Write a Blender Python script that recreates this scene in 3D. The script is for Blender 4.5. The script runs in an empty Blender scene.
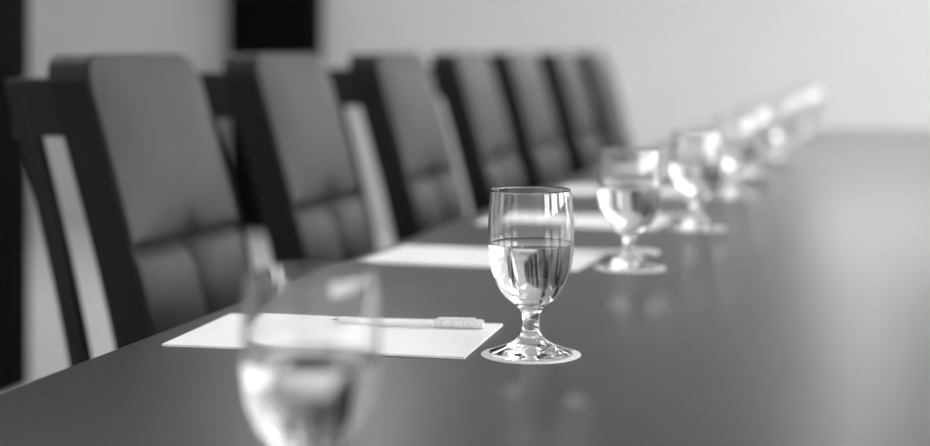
import bpy, bmesh, math, random
from mathutils import Vector, Matrix
random.seed(4)
scene = bpy.context.scene
scene.view_settings.view_transform = 'Standard'
scene.view_settings.look = 'None'
COL = scene.collection

# ---------------------------------------------------------------- materials
def new_mat(name):
    m = bpy.data.materials.new(name); m.use_nodes = True
    nt = m.node_tree; b = nt.nodes['Principled BSDF']
    return m, nt, b

def grey_mat(name, v, rough=0.6, spec=0.5, noise=0.0, scale=8.0, bump=0.0, bscale=200.0, stretch=(1,1,1), metal=0.0, coat=0.0):
    m, nt, b = new_mat(name)
    b.inputs['Base Color'].default_value = (v, v, v, 1)
    b.inputs['Roughness'].default_value = rough
    b.inputs['Metallic'].default_value = metal
    b.inputs['Specular IOR Level'].default_value = spec
    b.inputs['Coat Weight'].default_value = coat
    tc = nt.nodes.new('ShaderNodeTexCoord')
    mp = nt.nodes.new('ShaderNodeMapping'); mp.inputs['Scale'].default_value = stretch
    nt.links.new(tc.outputs['Object'], mp.inputs['Vector'])
    if noise > 0:
        n = nt.nodes.new('ShaderNodeTexNoise'); n.inputs['Scale'].default_value = scale
        n.inputs['Detail'].default_value = 6
        r = nt.nodes.new('ShaderNodeValToRGB')
        a, c = v*(1-noise), v*(1+noise)
        r.color_ramp.elements[0].position = 0.3; r.color_ramp.elements[1].position = 0.7
        r.color_ramp.elements[0].color = (a, a, a, 1); r.color_ramp.elements[1].color = (c, c, c, 1)
        nt.links.new(mp.outputs[0], n.inputs['Vector'])
        nt.links.new(n.outputs['Fac'], r.inputs['Fac'])
        nt.links.new(r.outputs['Color'], b.inputs['Base Color'])
    if bump > 0:
        n2 = nt.nodes.new('ShaderNodeTexNoise'); n2.inputs['Scale'].default_value = bscale
        bp = nt.nodes.new('ShaderNodeBump'); bp.inputs['Strength'].default_value = bump
        bp.inputs['Distance'].default_value = 0.002
        nt.links.new(mp.outputs[0], n2.inputs['Vector'])
        nt.links.new(n2.outputs['Fac'], bp.inputs['Height'])
        nt.links.new(bp.outputs['Normal'], b.inputs['Normal'])
    return m

M_wall   = grey_mat('wall_paint', 0.62, 0.85, 0.2, 0.02, 2.0, 0.1, 120)
M_ceil   = grey_mat('ceiling_paint', 0.75, 0.9, 0.1, 0.02, 3.0)
M_floor  = grey_mat('carpet', 0.68, 0.95, 0.1, 0.10, 60, 0.6, 400)
M_base   = grey_mat('trim_paint', 0.6, 0.5)
M_black  = grey_mat('dark_panel', 0.003, 0.8, 0.05, 0.2, 5)
M_table  = grey_mat('table_veneer', 0.026, 0.31, 0.40, 0.16, 5.0, 0.03, 60, (14, 0.6, 1))
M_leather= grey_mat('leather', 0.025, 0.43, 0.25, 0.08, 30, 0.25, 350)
M_sideshade   = grey_mat('leather_side', 0.010, 0.45, 0.2, 0.08, 30, 0.25, 350)  # same leather, shade of the faces turned from the windows put into its colour
M_frame  = grey_mat('chair_frame_wood', 0.012, 0.4, 0.25, 0.2, 12)
M_metal  = grey_mat('metal', 0.5, 0.25, 0.5, metal=1.0, noise=0.03)
M_plastic= grey_mat('caster_plastic', 0.02, 0.5, noise=0.05)
M_paper  = grey_mat('paper', 0.80, 0.8, 0.2, 0.01, 30)
M_coast  = grey_mat('coaster_paper', 0.68, 0.8, 0.2, 0.02, 30)
M_penw   = grey_mat('pen_white', 0.85, 0.3, noise=0.02)
M_pengrip= grey_mat('pen_print', 0.70, 0.35, 0.5, 0.2, 300)

def glass_mat(name, ior):
    m, nt, b = new_mat(name)
    b.inputs['Base Color'].default_value = (1, 1, 1, 1)
    b.inputs['Roughness'].default_value = 0.0
    b.inputs['Transmission Weight'].default_value = 1.0
    b.inputs['IOR'].default_value = ior
    return m
M_glass = glass_mat('clear_glass', 1.5)
M_water = glass_mat('water', 1.333)

def emis_mat(name, s):
    m = bpy.data.materials.new(name); m.use_nodes = True
    nt = m.node_tree; nt.nodes.clear()
    e = nt.nodes.new('ShaderNodeEmission'); e.inputs['Strength'].default_value = s
    o = nt.nodes.new('ShaderNodeOutputMaterial'); nt.links.new(e.outputs[0], o.inputs[0])
    return m
M_sky = emis_mat('window_daylight', 13.0)
M_glarefar = emis_mat('window_daylight_far', 4.2)  # glow of the added far panes, set for the table glare
M_lamp = emis_mat('lamp_diffuser', 8.0)
M_glint = emis_mat('downlight_bulb', 110.0)  # strong emission for the added glint lamps

# ---------------------------------------------------------------- helpers
def link(name, me, mats, parent=None, loc=(0,0,0)):
    ob = bpy.data.objects.new(name, me)
    for m in (mats if isinstance(mats, (list, tuple)) else [mats]):
        if m.name not in [x.name for x in me.materials if x]: me.materials.append(m)
    COL.objects.link(ob); ob.location = loc
    if parent: ob.parent = parent
    return ob

def empty(name, loc, rz=0):
    e = bpy.data.objects.new(name, None); COL.objects.link(e)
    e.location = loc; e.rotation_euler = (0, 0, rz); e.empty_display_size = 0.1
    return e

def box_mesh(name, x0, x1, y0, y1, z0, z1, bevel=0.0, seg=3):
    bm = bmesh.new()
    bmesh.ops.create_cube(bm, size=1)
    for v in bm.verts:
        v.co = Vector(((x0+x1)/2+v.co.x*(x1-x0), (y0+y1)/2+v.co.y*(y1-y0), (z0+z1)/2+v.co.z*(z1-z0)))
    if bevel > 0:
        bmesh.ops.bevel(bm, geom=bm.edges[:], offset=bevel, segments=seg, profile=0.5, affect='EDGES')
    me = bpy.data.meshes.new(name); bm.to_mesh(me); bm.free()
    return me
def smooth(me, ang=40):
    for p in me.polygons: p.use_smooth = True
    try: me.set_sharp_from_angle(angle=math.radians(ang))
    except Exception: pass
    return me
def box(name, x0, x1, y0, y1, z0, z1, mat, parent=None, bevel=0.0):
    me = box_mesh(name, x0, x1, y0, y1, z0, z1, bevel)
    if bevel: smooth(me)
    return link(name, me, mat, parent)

def catmull(pts, n=5):
    out = []
    P = [pts[0]] + list(pts) + [pts[-1]]
    for i in range(1, len(P)-2):
        a, b, c, d = [Vector((p[0], p[1])) for p in P[i-1:i+3]]
        for k in range(n):
            t = k/n
            out.append(0.5*((2*b)+(c-a)*t+(2*a-5*b+4*c-d)*t*t+(3*b-a-3*c+d)*t*t*t))
    out.append(Vector((pts[-1][0], pts[-1][1])))
    return [(max(0.0, v.x), v.y) for v in out]

def lathe(name, prof, seg=72):
    bm = bmesh.new(); rings = []
    for r, z in prof:
        if r < 1e-5: rings.append([bm.verts.new((0, 0, z))])
        else: rings.append([bm.verts.new((r*math.cos(2*math.pi*i/seg), r*math.sin(2*math.pi*i/seg), z)) for i in range(seg)])
    for a, b in zip(rings, rings[1:]):
        if len(a) == 1 and len(b) == 1: continue
        for i in range(seg):
            j = (i+1) % seg
            if len(a) == 1: bm.faces.new((a[0], b[j], b[i]))
            elif len(b) == 1: bm.faces.new((a[i], a[j], b[0]))
            else: bm.faces.new((a[i], a[j], b[j], b[i]))
    bmesh.ops.recalc_face_normals(bm, faces=bm.faces[:])
    me = bpy.data.meshes.new(name); bm.to_mesh(me); bm.free()
    for p in me.polygons: p.use_smooth = True
    return me

# ---------------------------------------------------------------- room
XL, XR, YB, YF, ZC = -6.2, 4.2, -3.2, 8.6, 2.8
box('floor', XL-0.1, XR+0.1, YB-0.1, YF+0.1, -0.1, 0, M_floor)
box('ceiling', XL-0.1, XR+0.1, YB-0.1, YF+0.1, ZC, ZC+0.1, M_ceil)
box('wall_left', XL-0.1, XL, YB, YF, 0, ZC, M_wall)
box('wall_back', XL-0.1, XR+0.1, YB-0.1, YB, 0, ZC, M_wall)
def wall_openings(name, e0, e1, wins, z0, z1, put):
    bm = bmesh.new()
    def bx(a, b, c, d):
        g = bmesh.ops.create_cube(bm, size=1)['verts']
        for v in g: v.co = put((a+b)/2+v.co.y*(b-a), 0.05+v.co.x*0.1, (c+d)/2+v.co.z*(d-c))
    bx(e0, e1, 0, z0); bx(e0, e1, z1, ZC)
    e = [e0]+[q for w in wins for q in w]+[e1]
    for i in range(0, len(e), 2): bx(e[i], e[i+1], z0, z1)
    bmesh.ops.recalc_face_normals(bm, faces=bm.faces[:])
    me = bpy.data.meshes.new(name); bm.to_mesh(me); bm.free()
    link(name, me, M_wall)
def window(idx, a, b, z0, z1, loc, rz, mat):
    w = empty('window_%d' % idx, loc, rz)
    hy, hz = (b-a)/2, (z1-z0)/2
    box('pane', 0.02, 0.03, -hy, hy, -hz, hz, mat, w)
    box('frame_top', -0.04, 0.02, -hy, hy, hz-0.05, hz, M_base, w)
    box('frame_bottom', -0.04, 0.02, -hy, hy, -hz, -hz+0.05, M_base, w)
    for k, y in enumerate((-hy, -0.025, hy-0.05)):
        box('mullion_%d' % k, -0.04, 0.02, y, y+0.05, -hz+0.05, hz-0.05, M_base, w)
wins = [(-2.2, -0.6), (0.0, 1.6), (2.2, 3.8), (4.4, 6.0), (6.6, 8.2)]
WZ0, WZ1 = 0.9, 2.4
wall_openings('wall_right', YB, YF, wins, WZ0, WZ1, lambda s, d, z: Vector((XR+d, s, z)))
for i, (a, b) in enumerate(wins):
    window(i+1, a, b, WZ0, WZ1, (XR+0.05, (a+b)/2, (WZ0+WZ1)/2), 0, M_sky)
fw = [(-0.7, 0.9), (1.4, 3.0)]  # unseen high panes, added to throw a bright reflection on the tabletop
wall_openings('wall_far', XL-0.1, XR+0.1, fw, 1.65, 2.35, lambda s, d, z: Vector((s, YF+d, z)))
for i, (a, b) in enumerate(fw):
    window(i+6, a, b, 1.65, 2.35, ((a+b)/2, YF+0.05, 2.0), math.pi/2, M_glarefar)
box('baseboard_far', XL+0.015, XR, YF-0.015, YF, 0, 0.1, M_base)
box('baseboard_left', XL, XL+0.015, YB, YF, 0, 0.1, M_base)
# dark columns
box('column', -3.75, -3.23, 8.42, 8.585, 0, ZC, M_black, bevel=0.004)
box('column.001', -3.25, -2.62, 4.2, 4.4, 0, ZC, M_black, bevel=0.004)
# ceiling lamps
k = 0
for y in (0.5, 3.2, 5.9):
    for x in (-2.6, 0.6):
        L = empty('ceiling_lamp' if k == 0 else 'ceiling_lamp.%03d' % k, (x, y, ZC)); k += 1
        box('housing', -0.32, 0.32, -0.62, 0.62, -0.03, -0.0, M_base, L)
        box('diffuser', -0.29, 0.29, -0.59, 0.59, -0.036, -0.0301, M_lamp, L)
me_ring = smooth(lathe('trim_ring', [(.06,0),(.095,0),(.095,-.008),(.085,-.012),(.06,-.006),(.06,0)], 32), 30)
me_bulb = lathe('bulb', [(0,-.001),(.06,-.001),(.06,-.005),(0,-.005)], 32)
for k, (x, y) in enumerate([(-0.34, 5.0), (-0.34, 6.4), (-0.34, 7.6)]):  # small lamps added out of view to put sparkle on the far goblets
    L = empty('downlight' if k == 0 else 'downlight.%03d' % k, (x, y, ZC-0.0005))
    link('trim_ring', me_ring, M_base, L); link('bulb', me_bulb, M_glint, L)

# ---------------------------------------------------------------- table
TZ = 0.75
T = empty('conference_table', (0, 0, 0))
me = box_mesh('top', -0.737, 1.45, 0.3, 6.0, TZ-0.045, TZ, 0.005, 3)
link('top', smooth(me), M_table, T)
box('apron', -0.45, 1.15, 0.6, 5.7, TZ-0.10, TZ-0.045, M_table, T)
for i, y in enumerate((1.2, 3.15, 5.1)):
    box('pedestal_%d' % i, 0.0, 0.7, y-0.3, y+0.3, 0.05, TZ-0.10, M_table, T, 0.01)
    box('plinth_%d' % i, -0.1, 0.8, y-0.38, y+0.38, 0.0, 0.05, M_black, T, 0.01)

# ---------------------------------------------------------------- goblets
outer = [(0,0),(.028,0),(.0375,0.0),(.0398,.0012),(.0388,.0028),(.0315,.0054),(.0215,.0092),(.0140,.014),(.0098,.019),(.0081,.025),
         (.0079,.031),(.0086,.036),(.0105,.0415),(.0152,.0468),(.0229,.0526),(.0308,.0622),(.0364,.076),(.0396,.092),(.0407,.108),(.0402,.128),(.0389,.146),(.0380,.1535)]
rim = [(.0378,.1550),(.0371,.1553),(.0365,.1548)]
inner = [(.0366,.1535),(.0374,.146),(.0387,.128),(.0391,.108),(.0380,.092),(.0347,.0775),(.0290,.066),(.0210,.0580),(.011,.0535),(0,.0522)]
prof = catmull(outer, 4) + rim + catmull(inner, 4)
me_glass = lathe('goblet_glass', prof)
wl = .105
inw = [p for p in catmull(list(reversed(inner)), 4) if p[1] < wl]
wprof = [(max(0, r+0.0004) if r > 0 else 0, z-0.0004) for r, z in inw] + [(.0394, wl-.0002), (.0382, wl-.0010), (.036, wl-.0014), (0, wl-.0015)]
me_water = lathe('goblet_water', wprof)
me_coast = smooth(lathe('paper_coaster', [(0,0),(.0470,0),(.0470,.0006),(0,.0006)], 64), 30)
gl = [(-.340,.885),(-.344,1.469),(-.355,2.087),(-.331,2.585),(-.33,3.17),(-.345,3.72),(-.33,4.28),(-.34,4.80),(-.33,5.30),(-.335,5.72)]
for i, (x, y) in enumerate(gl):
    sfx = '' if i == 0 else '.%03d' % i
    link('paper_coaster'+sfx, me_coast, M_coast, None, (x, y, TZ+0.0001))
    g = empty('water_goblet'+sfx, (x, y, TZ+0.0008), random.random()*3)
    link('glass', me_glass, M_glass, g); link('water', me_water, M_water, g)

# ---------------------------------------------------------------- papers & pens
def pen(idx, x, y, ang):
    P = empty('pen' if idx == 0 else 'pen.%03d' % idx, (x, y, TZ+0.0026+0.0046), ang)
    def tube(n, prof, mat):
        me = lathe(n, prof, 24)
        me.transform(Matrix.Rotation(math.pi/2, 4, 'Y'))
        smooth(me, 30); link(n, me, mat, P)
    tube('barrel', [(0,-.075),(.0024,-.075),(.0034,-.072),(.0038,-.067),(.0038,.018),(0,.018)], M_penw)
    tube('cap', [(0,.0181),(.0045,.0181),(.0049,.020),(.0049,.064),(.0043,.068),(0,.068)], M_pengrip)
    tube('tip', [(0,-.083),(.0007,-.082),(.0020,-.0751),(0,-.0751)], M_metal)
    box('clip', .022, .060, -.0015, .0015, .0048, .0060, M_penw, P)
for i, (x, y) in enumerate(gl):
    xc = x-.209; yc = y + (.045 if i else -.02)
    rz = math.radians(random.uniform(-3, 3)) if i != 1 else math.radians(3)
    S = empty('paper_pad' if i == 0 else 'paper_pad.%03d' % i, (xc, yc, TZ+0.0002), rz)
    box('sheets', -.150, .150, -.092, .092, 0, 0.0018, M_paper, S)
    me = box_mesh('top_sheet', -.150, .150, -.092, .092, 0.0018, 0.0021); link('top_sheet', me, M_paper, S)
    if i in (1, 2, 3, 4, 5, 6): pen(i-1, -.487 if i == 1 else -.40, yc+.055, math.radians(8 if i == 1 else random.uniform(0, 18)))

# ---------------------------------------------------------------- chairs
HW = 0.178; ZT = 1.03; ZB = 0.46; TH = 0.066
SEAM = 0.757
def xf(z):
    s = max(0.0, (z-ZB)/(ZT-ZB))
    return 0.19-0.14*s**1.3
def hw_at(z, r=0.045):
    w = HW*(0.95+0.05*min(1, (z-ZB)/0.4))
    if z > ZT-r:
        q = z-(ZT-r); w = w-r+math.sqrt(max(0, r*r-q*q))
    return w
def back_mesh():
    ny, nx = 48, 4
    zs = [ZB+(ZT-0.045-ZB)*i/90 for i in range(91)] + [ZT-0.045+0.045*math.sin(math.pi/2*i/10) for i in range(1, 11)]
    nz = len(zs)-1
    bm = bmesh.new(); V = {}
    def vert(i, j, k):
        key = (i, j, k)
        if key in V: return V[key]
        z = zs[k]; a = -1+2*j/ny; y = a*hw_at(z); d = i/nx
        x = xf(z)-TH*d
        if i == 0:
            if z > SEAM:
                q = (z-SEAM)/(ZT-SEAM); x += 0.016*(1-a**4)*(1-abs(2*q-1)**3)
            else:
                q = (SEAM-z)/(SEAM-0.60)
                q = q if q < 1 else (0.60-z)/(0.60-ZB)
                x += 0.013*(1-abs(2*abs(a)-1)**3)*(1-abs(2*q-1)**3)
            x -= 0.013*math.exp(-((z-SEAM)/0.007)**2)
            x -= 0.009*math.exp(-((z-0.60)/0.007)**2)
            if z < SEAM: x -= 0.013*math.exp(-(y/0.007)**2)
            x -= 0.012*math.exp(-((z-SEAM)**2+y*y)/0.0007)
        V[key] = bm.verts.new((x, y, z)); return V[key]
    def quad(a, b, c, d, m):
        f = bm.faces.new((a, b, c, d)); f.material_index = m
    for j in range(ny):
        for k in range(nz):
            quad(vert(0,j,k), vert(0,j+1,k), vert(0,j+1,k+1), vert(0,j,k+1), 0)
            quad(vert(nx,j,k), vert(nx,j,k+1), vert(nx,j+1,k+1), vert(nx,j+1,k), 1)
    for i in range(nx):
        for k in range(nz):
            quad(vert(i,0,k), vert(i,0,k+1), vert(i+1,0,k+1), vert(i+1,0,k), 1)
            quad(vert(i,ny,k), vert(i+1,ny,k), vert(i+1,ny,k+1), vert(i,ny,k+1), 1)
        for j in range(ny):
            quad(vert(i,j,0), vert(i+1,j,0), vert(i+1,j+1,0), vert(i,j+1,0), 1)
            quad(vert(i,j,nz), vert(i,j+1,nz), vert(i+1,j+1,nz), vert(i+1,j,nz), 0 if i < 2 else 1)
    bmesh.ops.recalc_face_normals(bm, faces=bm.faces[:])
    ed = [e for e in bm.edges if len(e.link_faces) == 2 and e.calc_face_angle(0) > 1.0]
    bmesh.ops.bevel(bm, geom=ed, offset=0.012, segments=3, profile=0.5, affect='EDGES', clamp_overlap=True)
    me = bpy.data.meshes.new('back_cushion'); bm.to_mesh(me); bm.free()
    for p in me.polygons: p.use_smooth = True
    me.materials.append(M_leather); me.materials.append(M_sideshade)
    return me
def tube_path(name, pts, r):
    cu = bpy.data.curves.new(name, 'CURVE'); cu.dimensions = '3D'
    sp = cu.splines.new('POLY'); sp.points.add(len(pts)-1)
    for p, q in zip(sp.points, pts): p.co = (*q, 1)
    cu.bevel_depth = r; cu.bevel_resolution = 3
    ob = bpy.data.objects.new(name, cu); COL.objects.link(ob)
    dg = bpy.context.evaluated_depsgraph_get()
    me = bpy.data.meshes.new_from_object(ob.evaluated_get(dg)); me.name = name
    bpy.data.objects.remove(ob)
    for p in me.polygons: p.use_smooth = True
    return me
def strip_mesh(name, pts, y0, y1):
    bm = bmesh.new(); R = []
    for x, z, w in pts:
        R.append([bm.verts.new((x-w/2, y0, z)), bm.verts.new((x+w/2, y0, z)), bm.verts.new((x+w/2, y1, z)), bm.verts.new((x-w/2, y1, z))])
    for a, b in zip(R, R[1:]):
        for i in range(4):
            j = (i+1) % 4; bm.faces.new((a[i], a[j], b[j], b[i]))
    bm.faces.new(R[0][::-1]); bm.faces.new(R[-1])
    bmesh.ops.recalc_face_normals(bm, faces=bm.faces[:])
    ed = [e for e in bm.edges if e.calc_face_angle(0) > 1.0]
    bmesh.ops.bevel(bm, geom=ed, offset=0.004, segments=2, profile=0.5, affect='EDGES')
    me = bpy.data.meshes.new(name); bm.to_mesh(me); bm.free(); return smooth(me, 35)

me_back = back_mesh()
pip = []
zs = [0.5+(ZT-0.045-0.5)*i/30 for i in range(31)]+[ZT-0.045+0.045*math.sin(math.pi/2*i/8) for i in range(1, 9)]
for z in zs: pip.append((xf(z)-0.006, -hw_at(z)+0.002, z-0.002))
for z in reversed(zs): pip.append((xf(z)-0.006, hw_at(z)-0.002, z-0.002))
me_pipe = tube_path('piping', pip, 0.004)
up = []
for i in range(17):
    z = 0.36+(0.995-0.36)*i/16
    off = 0.084-0.007*((z-0.36)/0.64)
    up.append((xf(max(z, ZB))-TH-off+0.02, z, 0.028))
me_upL = strip_mesh('upright_left', up, -HW, -HW+0.024)
me_upR = strip_mesh('upright_right', up, HW-0.024, HW)
me_cross = box_mesh('crossbar', xf(.96)-TH-0.071, xf(.96)-TH+0.02, -HW+0.002, HW-0.002, 0.915, 0.998, 0.006, 2); smooth(me_cross)
me_seat = box_mesh('seat_cushion', 0.10, 0.60, -0.22, 0.22, 0.385, 0.475, 0.03, 5); smooth(me_seat)
me_pan = box_mesh('seat_pan', 0.02, 0.56, -0.20, 0.20, 0.355, 0.386, 0.008, 2); smooth(me_pan)
me_post = lathe('gas_post', [(0,.10),(.03,.10),(.03,.24),(.018,.24),(.018,.345),(.05,.347),(.05,.356),(0,.356)], 24); smooth(me_post, 30)
def star():
    bm = bmesh.new()
    for a in range(5):
        A = math.radians(72*a+18); M = Matrix.Rotation(A, 4, 'Z')
        g = bmesh.ops.create_cube(bm, size=1)['verts']
        for v in g:
            o = v.co.x > 0
            v.co = M @ Vector((0.30 if o else 0.0, v.co.y*(0.03 if o else 0.055), (0.085 if o else 0.115)+v.co.z*(0.022 if o else 0.045)))
    me = bpy.data.meshes.new('star_base'); bm.to_mesh(me); bm.free(); return me
def casters():
    bm = bmesh.new()
    for a in range(5):
        A = math.radians(72*a+18); M = Matrix.Rotation(A, 4, 'Z')
        for s in (-1, 1):
            bmesh.ops.create_cone(bm, cap_ends=True, segments=20, radius1=0.028, radius2=0.028, depth=0.018,
                matrix=M @ Matrix.Translation((0.285, s*0.014, 0.028)) @ Matrix.Rotation(math.pi/2, 4, 'X'))
        bmesh.ops.create_cone(bm, cap_ends=True, segments=10, radius1=0.006, radius2=0.006, depth=0.06, matrix=M @ Matrix.Translation((0.285, 0, 0.055)))
    me = bpy.data.meshes.new('casters'); bm.to_mesh(me); bm.free(); return smooth(me, 40)
me_star, me_cast = star(), casters()
ys = [2.0, 2.59, 3.26, 3.86, 4.43, 5.05, 5.60]
for i, y in enumerate(ys):
    c = empty('conference_chair' if i == 0 else 'conference_chair.%03d' % i, (-1.157, y+HW, 0), math.radians([0, 0.5, -1, 1, -0.5, 0.5, 0][i]))
    link('back_cushion', me_back, M_leather, c)
    link('piping', me_pipe, M_sideshade, c)
    link('upright_left', me_upL, M_frame, c); link('upright_right', me_upR, M_frame, c)
    link('crossbar', me_cross, M_frame, c)
    link('seat_cushion', me_seat, M_leather, c); link('seat_pan', me_pan, M_frame, c)
    for n, m, mt in (('gas_post', me_post, M_metal), ('star_base', me_star, M_metal), ('casters', me_cast, M_plastic)):
        link(n, m, mt, c, (0.30, 0, 0))

# ---------------------------------------------------------------- world + camera
w = bpy.data.worlds.new('World'); scene.world = w; w.use_nodes = True
w.node_tree.nodes['Background'].inputs[0].default_value = (1, 1, 1, 1)
w.node_tree.nodes['Background'].inputs[1].default_value = 0.3
cam = bpy.data.cameras.new('Camera'); co = bpy.data.objects.new('Camera', cam); COL.objects.link(co)
cam.sensor_width = 36; cam.lens = 1600/930*36
cam.shift_y = -173/930
co.location = (0, 0, TZ+0.287); co.rotation_euler = (math.pi/2, 0, math.radians(15.54))
cam.clip_start = 0.05
cam.dof.use_dof = True; cam.dof.focus_distance = 1.53; cam.dof.aperture_fstop = 2.3
scene.camera = co
